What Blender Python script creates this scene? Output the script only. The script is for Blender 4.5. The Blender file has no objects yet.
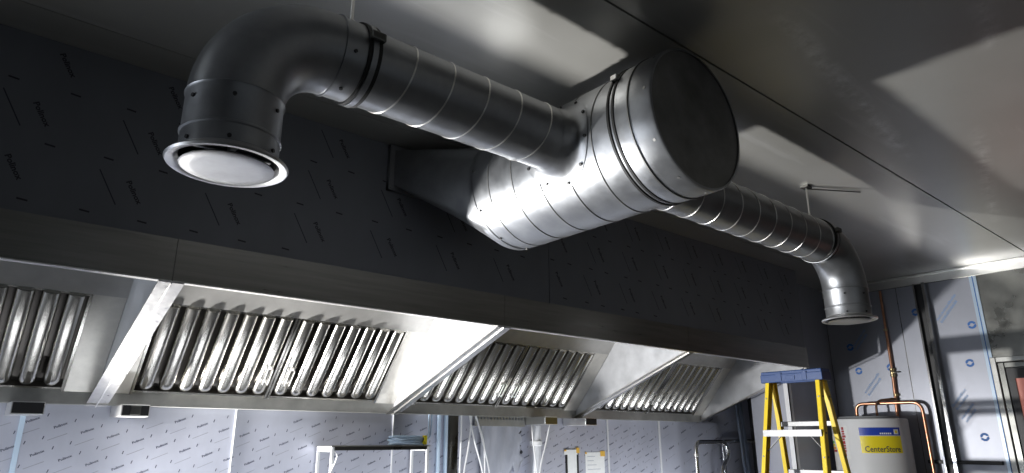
import bpy, bmesh, math, random
from mathutils import Vector, Matrix
random.seed(7)
PI = math.pi
sc = bpy.context.scene
COL = sc.collection

# ------------------------------------------------------------------ materials
def new_mat(name):
    m = bpy.data.materials.new(name); m.use_nodes = True
    nt = m.node_tree; b = nt.nodes['Principled BSDF']
    return m, nt, b

def mat(name, col, rough=.5, metal=0., spec=None, noise=None, nscale=(8, 8, 8), bump=0., rvar=0., emit=None, alpha=None, trans=0., coat=0.):
    """noise = (amount) mixes colour with a darker/lighter tone of it; nscale stretches the noise (brushing)"""
    m, nt, b = new_mat(name)
    b.inputs['Base Color'].default_value = (*col, 1)
    b.inputs['Roughness'].default_value = rough
    b.inputs['Metallic'].default_value = metal
    if spec is not None: b.inputs['Specular IOR Level'].default_value = spec
    if coat: b.inputs['Coat Weight'].default_value = coat; b.inputs['Coat Roughness'].default_value = .09
    if trans: b.inputs['Transmission Weight'].default_value = trans
    if emit:
        b.inputs['Emission Color'].default_value = (*emit[:3], 1); b.inputs['Emission Strength'].default_value = emit[3]
    if noise or bump or rvar:
        tc = nt.nodes.new('ShaderNodeTexCoord'); mp = nt.nodes.new('ShaderNodeMapping')
        mp.inputs['Scale'].default_value = nscale
        nz = nt.nodes.new('ShaderNodeTexNoise'); nz.inputs['Scale'].default_value = 1.; nz.inputs['Detail'].default_value = 5; nz.inputs['Roughness'].default_value = .6
        nt.links.new(tc.outputs['Object'], mp.inputs['Vector']); nt.links.new(mp.outputs['Vector'], nz.inputs['Vector'])
        if noise:
            rp = nt.nodes.new('ShaderNodeMapRange'); rp.inputs['From Min'].default_value = .3; rp.inputs['From Max'].default_value = .7
            mx = nt.nodes.new('ShaderNodeMix'); mx.data_type = 'RGBA'
            lo = tuple(max(0, c*(1-noise)) for c in col); hi = tuple(min(1, c*(1+noise)) for c in col)
            mx.inputs['A'].default_value = (*lo, 1); mx.inputs['B'].default_value = (*hi, 1)
            nt.links.new(nz.outputs['Fac'], rp.inputs['Value']); nt.links.new(rp.outputs['Result'], mx.inputs['Factor'])
            nt.links.new(mx.outputs['Result'], b.inputs['Base Color'])
        if rvar:
            r2 = nt.nodes.new('ShaderNodeMapRange'); r2.inputs['From Min'].default_value = .3; r2.inputs['From Max'].default_value = .7
            r2.inputs['To Min'].default_value = max(.02, rough-rvar); r2.inputs['To Max'].default_value = min(1, rough+rvar)
            nt.links.new(nz.outputs['Fac'], r2.inputs['Value']); nt.links.new(r2.outputs['Result'], b.inputs['Roughness'])
        if bump:
            bp = nt.nodes.new('ShaderNodeBump'); bp.inputs['Strength'].default_value = bump; bp.inputs['Distance'].default_value = .01
            nt.links.new(nz.outputs['Fac'], bp.inputs['Height']); nt.links.new(bp.outputs['Normal'], b.inputs['Normal'])
    return m

M = {}
M['galv'] = mat('galvanised_steel', (.32, .33, .345), .40, .85, noise=.12, nscale=(14, 14, 14), rvar=.06)
M['galv_dark'] = mat('galvanised_end_plate', (.20, .20, .195), .5, .7, noise=.35, nscale=(7, 7, 7), rvar=.1)
M['zinc'] = mat('zinc_valve', (.52, .52, .52), .36, .8)
M['zinc_disc'] = mat('zinc_disc', (.34, .34, .34), .40, .85, noise=.15, nscale=(10, 10, 10))
M['black_rubber'] = mat('black_rubber', (.012, .012, .012), .6)
M['steel'] = mat('brushed_stainless', (.52, .505, .475), .32, 1., noise=.12, nscale=(40, 40, 40), rvar=.05)
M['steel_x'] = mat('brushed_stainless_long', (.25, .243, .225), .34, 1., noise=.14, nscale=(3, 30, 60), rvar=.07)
M['steel_film'] = mat('stainless_with_film', (.47, .48, .50), .42, .25, noise=.12, nscale=(9, 9, 9), rvar=.1)
M['filter'] = mat('filter_stainless', (.58, .565, .53), .21, 1., noise=.05, nscale=(9, 9, 9), rvar=.03)
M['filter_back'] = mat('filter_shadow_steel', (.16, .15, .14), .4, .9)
M['blank'] = mat('plain_filler_stainless', (.74, .72, .67), .38, .6, noise=.08, nscale=(20, 20, 20))
M['header'] = mat('header_stainless', (.55, .54, .52), .40, .75, noise=.08, nscale=(12, 12, 12))
M['lip'] = mat('folded_stainless_edge', (.80, .79, .76), .28, .85)
M['film'] = mat('protective_film', (.53, .55, .64), .36, .3, spec=.6, noise=.07, nscale=(5, 5, 2.5), bump=.05)
M['film_blue'] = mat('protective_film_blue_print', (.37, .385, .44), .38, .3, noise=.06, nscale=(5, 5, 2.5), bump=.05)
M['closure_film'] = mat('dark_film', (.17, .18, .205), .40, .0, spec=.5, noise=.08, nscale=(4, 4, 2), bump=.04)
M['print'] = mat('film_print_ink', (.10, .11, .16), .6)
M['print_dark'] = mat('film_print_black', (.035, .035, .042), .6)
M['print_pale'] = mat('film_print_pale', (.36, .38, .45), .6)
M['print_pale_dark'] = mat('film_print_pale_on_dark', (.04, .045, .06), .6)
M['print_blue'] = mat('film_print_blue', (.03, .16, .52), .5)
M['print_blue_pale'] = mat('film_print_pale_blue', (.25, .38, .62), .5)
M['white_trim'] = mat('white_cover_strip', (.80, .81, .83), .35, .2)
M['blue_trim'] = mat('blue_white_strip', (.55, .68, .82), .3, .1)
M['dark_steel'] = mat('dark_stainless', (.15, .15, .14), .30, 1., noise=.2, nscale=(4, 4, 4), rvar=.12)
M['polish'] = mat('polished_stainless', (.75, .75, .75), .16, 1.)
M['copper'] = mat('copper', (.72, .36, .22), .28, .9, noise=.25, nscale=(12, 12, 12))
M['brass'] = mat('brass', (.78, .62, .34), .3, 1.)
M['dull_pipe'] = mat('dull_copper', (.22, .13, .09), .45, .7)
M['yellow'] = mat('yellow_fibreglass', (.95, .70, .03), .42, noise=.06, nscale=(40, 40, 6))
M['blue_plastic'] = mat('blue_plastic', (.018, .06, .20), .45)
M['alu'] = mat('aluminium', (.27, .275, .28), .45, .7)
M['white_enamel'] = mat('white_enamel', (.82, .83, .84), .3)
M['grey_lid'] = mat('grey_lid', (.25, .26, .27), .5)
M['label_blue'] = mat('label_blue', (.02, .06, .42), .4)
M['label_yellow'] = mat('label_yellow', (.90, .74, .02), .4)
M['label_text'] = mat('label_text', (.06, .06, .08), .5)
M['white_ink'] = mat('white_ink', (.85, .87, .9), .5)
M['red'] = mat('red_plastic', (.42, .04, .05), .4)
M['orange'] = mat('orange_ink', (.85, .35, .04), .5)
M['green'] = mat('green_ink', (.10, .50, .12), .5)
M['paper'] = mat('paper', (.84, .85, .84), .7, noise=.04, nscale=(30, 30, 30))
M['tape'] = mat('yellow_tape', (.80, .48, .08), .5)
M['ink_grey'] = mat('grey_print', (.45, .47, .52), .7)
M['black'] = mat('black_metal', (.02, .02, .022), .45)
M['white_cable'] = mat('white_cable', (.86, .87, .88), .45)
M['tube_blue'] = mat('pale_blue_tube', (.50, .64, .80), .25, coat=.5)
M['post_blue'] = mat('blue_grey_plastic', (.28, .33, .42), .4)
M['wrap'] = mat('white_plastic_wrap', (.72, .74, .78), .3, noise=.15, nscale=(18, 18, 8), bump=.3)
M['poly'] = mat('grey_polythene', (.42, .44, .50), .3, noise=.15, nscale=(10, 10, 3), bump=.2)
M['bracket'] = mat('dull_bracket', (.42, .42, .40), .4, .5, noise=.2, nscale=(6, 6, 6))
M['tan'] = mat('tan_paper', (.50, .42, .34), .7, noise=.2, nscale=(20, 20, 20), bump=.4)
M['concrete'] = mat('floor_concrete', (.16, .16, .155), .6, noise=.15, nscale=(3, 3, 3))
M['plaster'] = mat('dark_wall_sheet', (.16, .16, .16), .55, noise=.1, nscale=(3, 3, 3))
M['salmon'] = mat('lit_red_pane', (.75, .32, .26), .5, emit=(.85, .30, .24, .25))
M['gold_face'] = mat('dark_olive_face', (.20, .16, .06), .45, .3)

# ceiling: scuffed satin panel with paler wiped streaks
def ceiling_mat():
    m, nt, b = new_mat('satin_ceiling_panel')
    tc = nt.nodes.new('ShaderNodeTexCoord')
    mp = nt.nodes.new('ShaderNodeMapping'); mp.inputs['Scale'].default_value = (1.2, 1.2, 1)
    n1 = nt.nodes.new('ShaderNodeTexNoise'); n1.inputs['Scale'].default_value = 1.4; n1.inputs['Detail'].default_value = 6
    mp2 = nt.nodes.new('ShaderNodeMapping'); mp2.inputs['Rotation'].default_value = (0, 0, .35); mp2.inputs['Scale'].default_value = (.9, 9, 1)
    n2 = nt.nodes.new('ShaderNodeTexNoise'); n2.inputs['Scale'].default_value = 1.3; n2.inputs['Detail'].default_value = 8
    r2 = nt.nodes.new('ShaderNodeMapRange'); r2.inputs['From Min'].default_value = .60; r2.inputs['From Max'].default_value = .74
    r1 = nt.nodes.new('ShaderNodeMapRange'); r1.inputs['From Min'].default_value = .35; r1.inputs['From Max'].default_value = .65
    mx = nt.nodes.new('ShaderNodeMix'); mx.data_type = 'RGBA'
    mx.inputs['A'].default_value = (.40, .395, .37, 1); mx.inputs['B'].default_value = (.45, .445, .42, 1)
    mx2 = nt.nodes.new('ShaderNodeMix'); mx2.data_type = 'RGBA'; mx2.inputs['B'].default_value = (.60, .60, .58, 1)
    ml = nt.nodes.new('ShaderNodeMath'); ml.operation = 'MULTIPLY'; ml.inputs[1].default_value = .5
    L = nt.links.new
    L(tc.outputs['Object'], mp.inputs['Vector']); L(mp.outputs['Vector'], n1.inputs['Vector'])
    L(tc.outputs['Object'], mp2.inputs['Vector']); L(mp2.outputs['Vector'], n2.inputs['Vector'])
    L(n1.outputs['Fac'], r1.inputs['Value']); L(r1.outputs['Result'], mx.inputs['Factor'])
    L(n2.outputs['Fac'], r2.inputs['Value']); L(r2.outputs['Result'], ml.inputs[0])
    L(mx.outputs['Result'], mx2.inputs['A']); L(ml.outputs['Value'], mx2.inputs['Factor'])
    L(mx2.outputs['Result'], b.inputs['Base Color'])
    last = mx2.outputs['Result']
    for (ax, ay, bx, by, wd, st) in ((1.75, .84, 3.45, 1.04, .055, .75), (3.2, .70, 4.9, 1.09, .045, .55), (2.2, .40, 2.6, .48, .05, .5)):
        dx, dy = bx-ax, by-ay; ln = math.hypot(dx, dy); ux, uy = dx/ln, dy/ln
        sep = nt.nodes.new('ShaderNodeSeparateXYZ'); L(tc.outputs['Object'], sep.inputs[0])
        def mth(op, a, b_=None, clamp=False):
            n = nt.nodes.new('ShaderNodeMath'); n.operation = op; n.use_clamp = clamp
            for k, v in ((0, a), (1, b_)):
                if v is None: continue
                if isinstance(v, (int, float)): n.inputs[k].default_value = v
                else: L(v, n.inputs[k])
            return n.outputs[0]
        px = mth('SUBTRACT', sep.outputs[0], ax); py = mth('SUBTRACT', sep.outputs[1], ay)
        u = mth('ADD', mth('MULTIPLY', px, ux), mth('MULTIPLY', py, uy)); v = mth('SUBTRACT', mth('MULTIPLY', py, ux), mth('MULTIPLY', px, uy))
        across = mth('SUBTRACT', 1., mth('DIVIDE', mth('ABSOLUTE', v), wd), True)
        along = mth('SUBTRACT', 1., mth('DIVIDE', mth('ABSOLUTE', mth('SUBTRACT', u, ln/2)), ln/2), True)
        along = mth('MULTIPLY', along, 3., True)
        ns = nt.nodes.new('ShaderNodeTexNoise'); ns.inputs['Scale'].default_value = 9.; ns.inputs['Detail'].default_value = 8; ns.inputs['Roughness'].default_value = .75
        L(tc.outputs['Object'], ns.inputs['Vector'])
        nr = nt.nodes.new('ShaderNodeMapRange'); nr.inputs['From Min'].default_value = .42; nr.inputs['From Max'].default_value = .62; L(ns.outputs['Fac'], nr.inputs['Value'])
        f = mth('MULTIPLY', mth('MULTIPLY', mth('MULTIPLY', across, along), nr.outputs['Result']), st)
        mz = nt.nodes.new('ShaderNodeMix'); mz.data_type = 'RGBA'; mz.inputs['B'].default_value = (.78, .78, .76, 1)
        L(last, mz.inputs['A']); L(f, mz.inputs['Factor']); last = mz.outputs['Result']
    L(last, b.inputs['Base Color'])
    b.inputs['Metallic'].default_value = .35; b.inputs['Roughness'].default_value = .34
    return m
M['ceiling'] = ceiling_mat()

# ------------------------------------------------------------------ mesh helpers
class MB:
    def __init__(s): s.bm = bmesh.new()
    def face(s, vs):
        try: return s.bm.faces.new(vs)
        except ValueError: return None
    def box(s, x0, x1, y0, y1, z0, z1, bev=0.):
        v = [s.bm.verts.new((x, y, z)) for x in (x0, x1) for y in (y0, y1) for z in (z0, z1)]
        f = [(0, 1, 3, 2), (4, 6, 7, 5), (0, 4, 5, 1), (2, 3, 7, 6), (0, 2, 6, 4), (1, 5, 7, 3)]
        fs = [s.bm.faces.new([v[i] for i in q]) for q in f]
        if bev:
            es = list({e for q in fs for e in q.edges})
            bmesh.ops.bevel(s.bm, geom=es, offset=bev, segments=2, affect='EDGES', profile=.5)
        return s
    def bar(s, p0, p1, w, h, side=(0, 1, 0), bev=0.):
        """box from p0 to p1; w across `side`, h across the third axis"""
        p0 = Vector(p0); p1 = Vector(p1); d = (p1-p0).normalized()
        a = Vector(side); a = (a-d*a.dot(d)).normalized(); b = d.cross(a)
        v = [s.bm.verts.new(p + a*(i*w/2) + b*(j*h/2)) for p in (p0, p1) for i, j in ((-1, -1), (1, -1), (1, 1), (-1, 1))]
        fs = [s.bm.faces.new(v[3::-1]), s.bm.faces.new(v[4:])]
        for k in range(4): fs.append(s.bm.faces.new((v[k], v[(k+1) % 4], v[4+(k+1) % 4], v[4+k])))
        if bev:
            es = list({e for q in fs for e in q.edges})
            bmesh.ops.bevel(s.bm, geom=es, offset=bev, segments=2, affect='EDGES', profile=.5)
        return s
    def tube(s, pts, r, n=12, caps=True, closed=False):
        pts = [Vector(p) for p in pts]; N = len(pts)
        rs = r if isinstance(r, (list, tuple)) else [r]*N
        T = []
        for i in range(N):
            a = pts[i-1] if (i > 0 or closed) else pts[i]; b = pts[(i+1) % N] if (i < N-1 or closed) else pts[i]
            T.append((b-a).normalized())
        up = Vector((0, 0, 1)) if abs(T[0].z) < .9 else Vector((1, 0, 0))
        u = T[0].cross(up).normalized(); rings = []
        for i in range(N):
            u = (u - T[i]*u.dot(T[i])).normalized(); w = T[i].cross(u)
            rings.append([s.bm.verts.new(pts[i] + (u*math.cos(2*PI*k/n) + w*math.sin(2*PI*k/n))*rs[i]) for k in range(n)])
        for i in range(N if closed else N-1):
            A = rings[i]; B = rings[(i+1) % N]
            for k in range(n): s.face((A[k], A[(k+1) % n], B[(k+1) % n], B[k]))
        if caps and not closed:
            s.face(rings[0][::-1]); s.face(rings[-1])
        return s
    def lathe(s, prof, axis='z', c=(0, 0, 0), n=48, close=False):
        """prof = [(radius, along axis)]"""
        c = Vector(c); rings = []
        for r, h in prof:
            ring = []
            for k in range(n):
                t = 2*PI*k/n; a, b = r*math.cos(t), r*math.sin(t)
                p = {'z': (a, b, h), 'x': (h, a, b), 'y': (b, h, a)}[axis]
                ring.append(s.bm.verts.new(c + Vector(p)))
            rings.append(ring)
        m = len(rings)
        for i in range(m if close else m-1):
            A, B = rings[i], rings[(i+1) % m]
            for k in range(n): s.face((A[k], A[(k+1) % n], B[(k+1) % n], B[k]))
        if not close:
            if prof[0][0] > 1e-6 and s_cap(prof, 0): s.face(rings[0][::-1])
            if prof[-1][0] > 1e-6 and s_cap(prof, -1): s.face(rings[-1])
        return s
    def prism(s, poly, x0, x1):
        """poly in (y, z), extruded along x"""
        A = [s.bm.verts.new((x0, y, z)) for y, z in poly]; B = [s.bm.verts.new((x1, y, z)) for y, z in poly]
        s.face(A[::-1]); s.face(B); n = len(poly)
        for k in range(n): s.face((A[k], A[(k+1) % n], B[(k+1) % n], B[k]))
        return s
    def poly(s, pts): s.face([s.bm.verts.new(p) for p in pts]); return s
    def add_mesh(s, me, mtx):
        vs = [s.bm.verts.new(mtx @ v.co) for v in me.vertices]
        for p in me.polygons: s.face([vs[i] for i in p.vertices])
        return s
    def build(s, name, m, parent=None, smooth=40., loc=None):
        bmesh.ops.recalc_face_normals(s.bm, faces=s.bm.faces)
        me = bpy.data.meshes.new(name); 
        if loc is None and parent is not None:
            loc = parent.location if parent.parent is None else parent.matrix_basis.translation + parent.parent.location
            loc = WORLD.get(parent.name, Vector(loc))
        off = Vector(loc) if loc is not None else Vector((0, 0, 0))
        if off.length: bmesh.ops.translate(s.bm, verts=s.bm.verts, vec=-off)
        s.bm.to_mesh(me); s.bm.free()
        if smooth:
            me.shade_smooth(); me.set_sharp_from_angle(angle=math.radians(smooth))
        me.materials.append(m)
        o = bpy.data.objects.new(name, me); COL.objects.link(o)
        if parent is not None: o.parent = parent
        else: o.location = off
        WORLD[o.name] = off
        return o
CAPS = set()
def s_cap(prof, i): return id(prof) in CAPS
def solid(prof): CAPS.add(id(prof)); KEEP.append(prof); return prof
KEEP = []
WORLD = {}

def tag(o, label=None, cat=None, group=None, kind=None):
    if label: o['label'] = label
    if cat: o['category'] = cat
    if group: o['group'] = group
    if kind: o['kind'] = kind
    return o
def thing(name, loc, label, cat, group=None):
    o = bpy.data.objects.new(name, None); COL.objects.link(o); o.location = loc
    o.empty_display_size = .1
    WORLD[o.name] = Vector(loc)
    return tag(o, label, cat, group)
def struct(name, mb, m, parent=None, smooth=0):
    o = mb.build(name, m, parent, smooth)
    if parent is None: o['kind'] = 'structure'
    return o

def text_mesh(txt, bold=0.):
    cu = bpy.data.curves.new('lettering', 'FONT'); cu.body = txt; cu.resolution_u = 2; cu.offset = bold
    cu.align_x = 'CENTER'; cu.align_y = 'CENTER'; cu.size = 1.
    ob = bpy.data.objects.new('lettering', cu); COL.objects.link(ob)
    dg = bpy.context.evaluated_depsgraph_get(); dg.update()
    me = bpy.data.meshes.new_from_object(ob.evaluated_get(dg))
    bpy.data.objects.remove(ob); bpy.data.curves.remove(cu)
    xs = [v.co.x for v in me.vertices]; w = max(xs)-min(xs)
    return me, w
def frame_mtx(o, u, n):
    """text axis u, plane normal n, origin o"""
    u = Vector(u).normalized(); n = Vector(n).normalized(); v = n.cross(u)
    m = Matrix((u, v, n)).transposed().to_4x4(); m.translation = Vector(o); return m

# ------------------------------------------------------------------ camera
cam = bpy.data.cameras.new('camera'); cam.sensor_width = 36; cam.lens = 668.1/1024*36; cam.clip_start = .02
co = bpy.data.objects.new('camera', cam); COL.objects.link(co)
co.location = (0, 0, 1.6); co.rotation_euler = (PI/2+.2955, 0, -.7019)
sc.camera = co

# ------------------------------------------------------------------ the room
XR, YB, ZC = 6.02, 3.60, 2.90      # right wall, back wall, ceiling
struct('floor', MB().box(-3, XR+.2, -3.2, YB+.2, -.1, 0), M['concrete'])
cb = MB()
for y0, y1 in ((-3.2, 1.155), (1.163, 2.3285), (2.3325, YB+.2)): cb.box(-3, XR+.2, y0, y1, ZC, ZC+.05)
ceil = struct('ceiling', cb, M['ceiling'])
struct('joint_backing', MB().box(-3, XR+.2, -3.2, YB+.2, ZC+.05, ZC+.09), M['black'], ceil)
struct('wall_back', MB().box(-3, XR+.2, YB, YB+.1, 0, ZC), M['film'])
# right wall around the door opening (y .55 .. 1.50, up to z 2.14)
DY0, DY1, DZ = .50, 1.525, 2.160
wr = MB().box(XR, XR+.12, DY1, YB, 0, ZC).box(XR, XR+.12, -3.2, DY0, 0, ZC).box(XR, XR+.12, DY0, DY1, DZ, ZC)
struct('wall_right', wr, M['dark_steel'])
struct('wall_left', MB().box(-3, -2.9, -3.2, 2.60, 0, ZC).box(-3, -2.9, 3.52, YB, 0, ZC).box(-3, -2.9, 2.60, 3.52, 0, .70).box(-3, -2.9, 2.60, 3.52, 1.80, ZC), M['plaster'])
struct('added_window_1', MB().box(-2.99, -2.94, 2.60, 2.64, .70, 1.80).box(-2.99, -2.94, 3.48, 3.52, .70, 1.80).box(-2.99, -2.94, 2.64, 3.48, .70, .74).box(-2.99, -2.94, 2.64, 3.48, 1.76, 1.80), M['white_trim'])  # unseen window, added to bring fill light in from the left
wf = MB().box(-3, -1.6, -3.2, -3.1, 0, ZC).box(3.2, XR, -3.2, -3.1, 0, ZC).box(-1.6, 3.2, -3.2, -3.1, 2.3, ZC).box(-1.6, 3.2, -3.2, -3.1, 0, .9)  # wide opening behind the camera, added to let weak fill in
struct('wall_front', wf, M['plaster'])
# short return wall beside the hood
struct('wall_partition', MB().box(5.2, XR, 2.74, 3.075, 0, ZC), M['film_blue'])
tag(MB().box(5.192, 5.2, 2.733, 2.775, 0, 2.2).box(5.192, 5.235, 2.733, 2.74, 0, 2.2).build('trim_1', M['white_trim'], None, 0), kind='structure')
# cornice over the right wall
co_ = MB()
co_.box(XR-.012, XR, -3.1, 2.74, ZC-.075, ZC-.002).box(XR-.05, XR-.012, -3.1, 2.74, ZC-.014, ZC-.002)
struct('trim_2', co_, M['lip'])
# film sheet on the right wall with its free edge and a joint
fr = MB()
fr.box(XR-.003, XR, 2.125, 2.735, .05, ZC-.08).box(XR-.003, XR, 1.585, 2.119, .05, ZC-.08)
right_film = tag(fr.build('wall_film', M['film_blue'], None, 0), 'pale film with blue print covering the right wall behind the water cylinder', 'film')
MB().box(XR-.010, XR-.0005, 1.535, 1.583, .05, ZC-.08).build('edge_strip', M['blue_trim'], right_film, 0)
MB().box(XR-.012, XR-.0101, 1.556, 1.562, .05, ZC-.08).build('edge_line', M['print_blue'], right_film, 0)
# dado rail low on the right wall
struct('trim_3', MB().box(XR-.03, XR-.004, 1.60, 2.09, 1.425, 1.452, .003), M['black'])

# door in the right wall
dr = tag(MB().box(XR-.02, XR+.10, DY1-.008, DY1+.030, 0, DZ+.030, .004).box(XR-.02, XR+.10, DY0-.030, DY0+.008, 0, DZ+.03, .004)
         .box(XR-.02, XR+.10, DY0+.008, DY1-.008, DZ-.008, DZ+.03, .004).build('door_1', M['bracket'], None, 0), kind='structure')
MB().box(XR+.0, XR+.09, DY1-.050, DY1-.009, 0, DZ-.01, .004).box(XR+.0, XR+.09, DY0+.009, DY0+.050, 0, DZ-.01, .004).box(XR+.0, XR+.09, DY0+.050, DY1-.050, DZ-.05, DZ-.01, .004).build('inner_frame', M['dark_steel'], dr, 0)
ly0, ly1, lz1 = DY0+.053, DY1-.053, DZ-.053
lf = MB().box(XR+.012, XR+.05, ly1-.045, ly1, .02, lz1).box(XR+.012, XR+.05, ly0, ly0+.045, .02, lz1).box(XR+.012, XR+.05, ly0+.045, ly1-.045, lz1-.075, lz1).box(XR+.012, XR+.05, ly0+.045, ly1-.045, .02, 1.69)
leaf = lf.build('door_leaf', M['black'], dr, 0)
MB().box(XR+.026, XR+.034, ly0+.045, ly1-.045, 1.69, lz1-.075).build('door_pane', M['salmon'], leaf, 0)

# ---- film print on the back wall: bold word, pale long line, small tick, repeated on a slant
word, ww = text_mesh('Polinox', .035)
def film_print(parent, y, region, base, a, b, udir, wlen, lines, ticks, ink, pale, name, nrange, up):
    B = MB(); P = MB()
    x0, x1, z0, z1 = region
    u = Vector((udir[0], 0, udir[1])).normalized(); n = Vector((0, -1, 0))
    def inside(x, z, m=.05): return x0+m < x < x1-m and z0+m < z < z1-m
    for i in range(*nrange[0]):
        for j in range(*nrange[1]):
            x = base[0]+i*a[0]+j*b[0]; z = base[1]+i*a[1]+j*b[1]
            if inside(x, z):
                m = frame_mtx((x, y, z), u, n) @ Matrix.Diagonal((wlen/ww, wlen/ww*.85, 1, 1)); B.add_mesh(word, m)
            for (dx, dz, ln, dirx, dirz, w) in lines:
                if inside(x+dx, z+dz, .08):
                    d = Vector((dirx, 0, dirz)).normalized()*ln/2; c = Vector((x+dx, y, z+dz)); t = Vector((d.z, 0, -d.x)).normalized()*w/2
                    P.poly([c-d-t, c+d-t, c+d+t, c-d+t])
            for (dx, dz, ln, dirx, dirz, w) in ticks:
                if inside(x+dx, z+dz, .03):
                    d = Vector((dirx, 0, dirz)).normalized()*ln/2; c = Vector((x+dx, y, z+dz)); t = Vector((d.z, 0, -d.x)).normalized()*w/2
                    B.poly([c-d-t, c+d-t, c+d+t, c-d+t])
    o = B.build(name, ink, parent, 0)
    p = P.build(name+'_line', pale, parent, 0)
    return o, p

bf = MB()
for x0, x1 in ((-2.9, .31), (.314, 1.198), (1.202, 2.115), (2.119, 3.99), (3.998, 4.62), (4.628, XR)): bf.box(x0, x1, YB-.003, YB, .9, 1.95)
back_film = tag(bf.build('wall_film', M['film'], None, 0), 'printed lavender grey protective film on the wall below the hood', 'film')
film_print(back_film, YB-.0038, (-.3, 4.62, 1.15, 1.75), (.348, 1.682), (.105, -.0215), (.039, -.137), (.043, .019), .052,
           [(-.004, -.048, .075, .058, .024, .003)], [(.053, .022, .014, .004, .014, .004), (.05, -.073, .014, .004, .014, .004)],
           M['print'], M['print_pale'], 'film_print', ((-12, 48), (-8, 14)), 1)
film_print(back_film, YB-.0038, (4.62, 5.95, 1.15, 1.9), (4.72, 1.70), (.24, -.03), (.06, -.16), (.06, .026), .075,
           [(-.004, -.07, .10, .058, .024, .003)], [(.1, .03, .02, .004, .014, .004)],
           M['print'], M['print_pale'], 'film_print', ((-4, 8), (-4, 6)), 1)
# cover strips over the sheet joints
def strip(x, w, m, label, z0=.9, z1=1.95):
    t = tag(MB().box(x-w/2, x+w/2, YB-.012, YB-.0035, z0, z1, .002).build('cover_strip', m, None, 0), label, 'strip', 'joint strips on the back wall')
strip(.312, .020, M['blue_trim'], 'pale blue vertical joint strip below the leftmost grease tray')
strip(1.200, .005, M['white_trim'], 'thin white joint line on the film wall left of the rack')
strip(2.117, .008, M['white_trim'], 'thin pale joint line on the film wall behind the narrow rack')
strip(3.994, .016, M['white_trim'], 'white vertical joint strip right of the taped paper sheets')
strip(4.624, .022, M['white_trim'], 'white vertical joint strip left of the bent steel pipe')

# ---- right wall print
rp = MB(); rl = MB()
def wall_pt(y, z): return Vector((XR-.0042, y, z))
def ring_logo(mb, y, z, r):
    c = wall_pt(y, z)
    for a0 in (.35, .35+PI):                                       # two swept arms chasing each other
        n = 10; inn = []; out = []
        for k in range(n+1):
            t = a0+k/n*2.35
            d = Vector((0, -math.cos(t), math.sin(t)))
            inn.append(c+d*r*.45); out.append(c+d*r)
        for k in range(n): mb.poly([inn[k], inn[k+1], out[k+1], out[k]])
        t = a0+2.35; d = Vector((0, -math.cos(t), math.sin(t))); tn = Vector((0, math.sin(t), math.cos(t)))
        mb.poly([c+d*r*.35, c+d*r*1.1, c+d*r*.7+tn*r*.55])
def scribble(mb, y, z, ln, ang, h):
    """two lines of lettering too small to read, running up to the right"""
    d = Vector((0, -math.cos(ang), math.sin(ang))); nrm = Vector((0, math.sin(ang), math.cos(ang)))
    for row, sc_ in ((0, 1.), (-1.7*h, .7)):
        x = -ln/2
        while x < ln/2*sc_:
            w = random.uniform(.25, .6)*h; c = wall_pt(y, z)+d*x+nrm*row
            mb.poly([c, c+d*w, c+d*w+nrm*h*random.choice((.7, 1)), c+nrm*h*random.choice((.7, 1))]); x += w+.22*h
for y, z in ((2.517, 2.164), (2.26, 2.175), (1.625, 2.448), (1.688, 2.163), (1.686, 1.62), (2.56, 2.37), (2.0, 2.6)):
    ring_logo(rp, y, z, .030)
for y, z, ln in ((1.77, 2.60, .24), (2.42, 2.05, .20), (1.80, 1.90, .16), (2.47, 2.43, .18), (1.76, 1.80, .14)):
    scribble(rl, y, z, ln, .86, .020)
rp.build('film_emblem', M['print_blue'], right_film, 0); rl.build('film_lettering', M['print_blue_pale'], right_film, 0)

# polished vertical channel on the right wall
ch = thing('steel_channel', (XR-.035, 1.94, 0), 'tall polished steel channel standing against the right wall right of the copper pipes', 'channel')
MB().box(XR-.055, XR-.004, 1.962, 1.974, 0, 2.82).build('flange', M['polish'], ch, 0)
MB().box(XR-.075, XR-.004, 1.880, 1.902, 0, 2.82).build('flange', M['polish'], ch, 0)
MB().box(XR-.016, XR-.004, 1.902, 1.962, 0, 2.82).build('web', M['black'], ch, 0)

# ------------------------------------------------------------------ closure panel above the hood
HX0, HX1 = -2.4475, 5.1075
cp = thing('closure_panel', (1.33, 2.53, 2.284), 'dark film covered panel closing the gap between hood and ceiling', 'panel')
f1 = MB().box(HX0, 2.383, 2.515, 2.535, 2.284, ZC-.001).box(2.387, HX1, 2.515, 2.535, 2.284, ZC-.001)
f1.build('front_sheet', M['closure_film'], cp, 0)
MB().box(HX1-.02, HX1, 2.535, YB-.005, 2.284, ZC-.001).build('end_sheet', M['closure_film'], cp, 0)
film_print(cp, 2.5142, (-.3, 2.38, 2.29, 2.9), (.10, 2.625), (.343, -.003), (-.041, -.198), (.046, -.075), .088,
           [(-.08, .0, .13, .065, -.116, .004), ], [(.04, -.10, .03, .03, -.003, .006), (.21, -.10, .03, .03, -.003, .006)],
           M['print_dark'], M['print_pale_dark'], 'film_print', ((-2, 9), (-3, 3)), 0)
film_print(cp, 2.5142, (2.38, 5.1, 2.29, 2.9), (2.50, 2.625), (.30, -.003), (-.041, -.198), (.046, -.075), .088,
           [(-.08, .0, .13, .065, -.116, .004), ], [(.04, -.10, .03, .03, -.003, .006), (.21, -.10, .03, .03, -.003, .006)],
           M['print_dark'], M['print_pale_dark'], 'film_print', ((-2, 12), (-3, 3)), 0)

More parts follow.
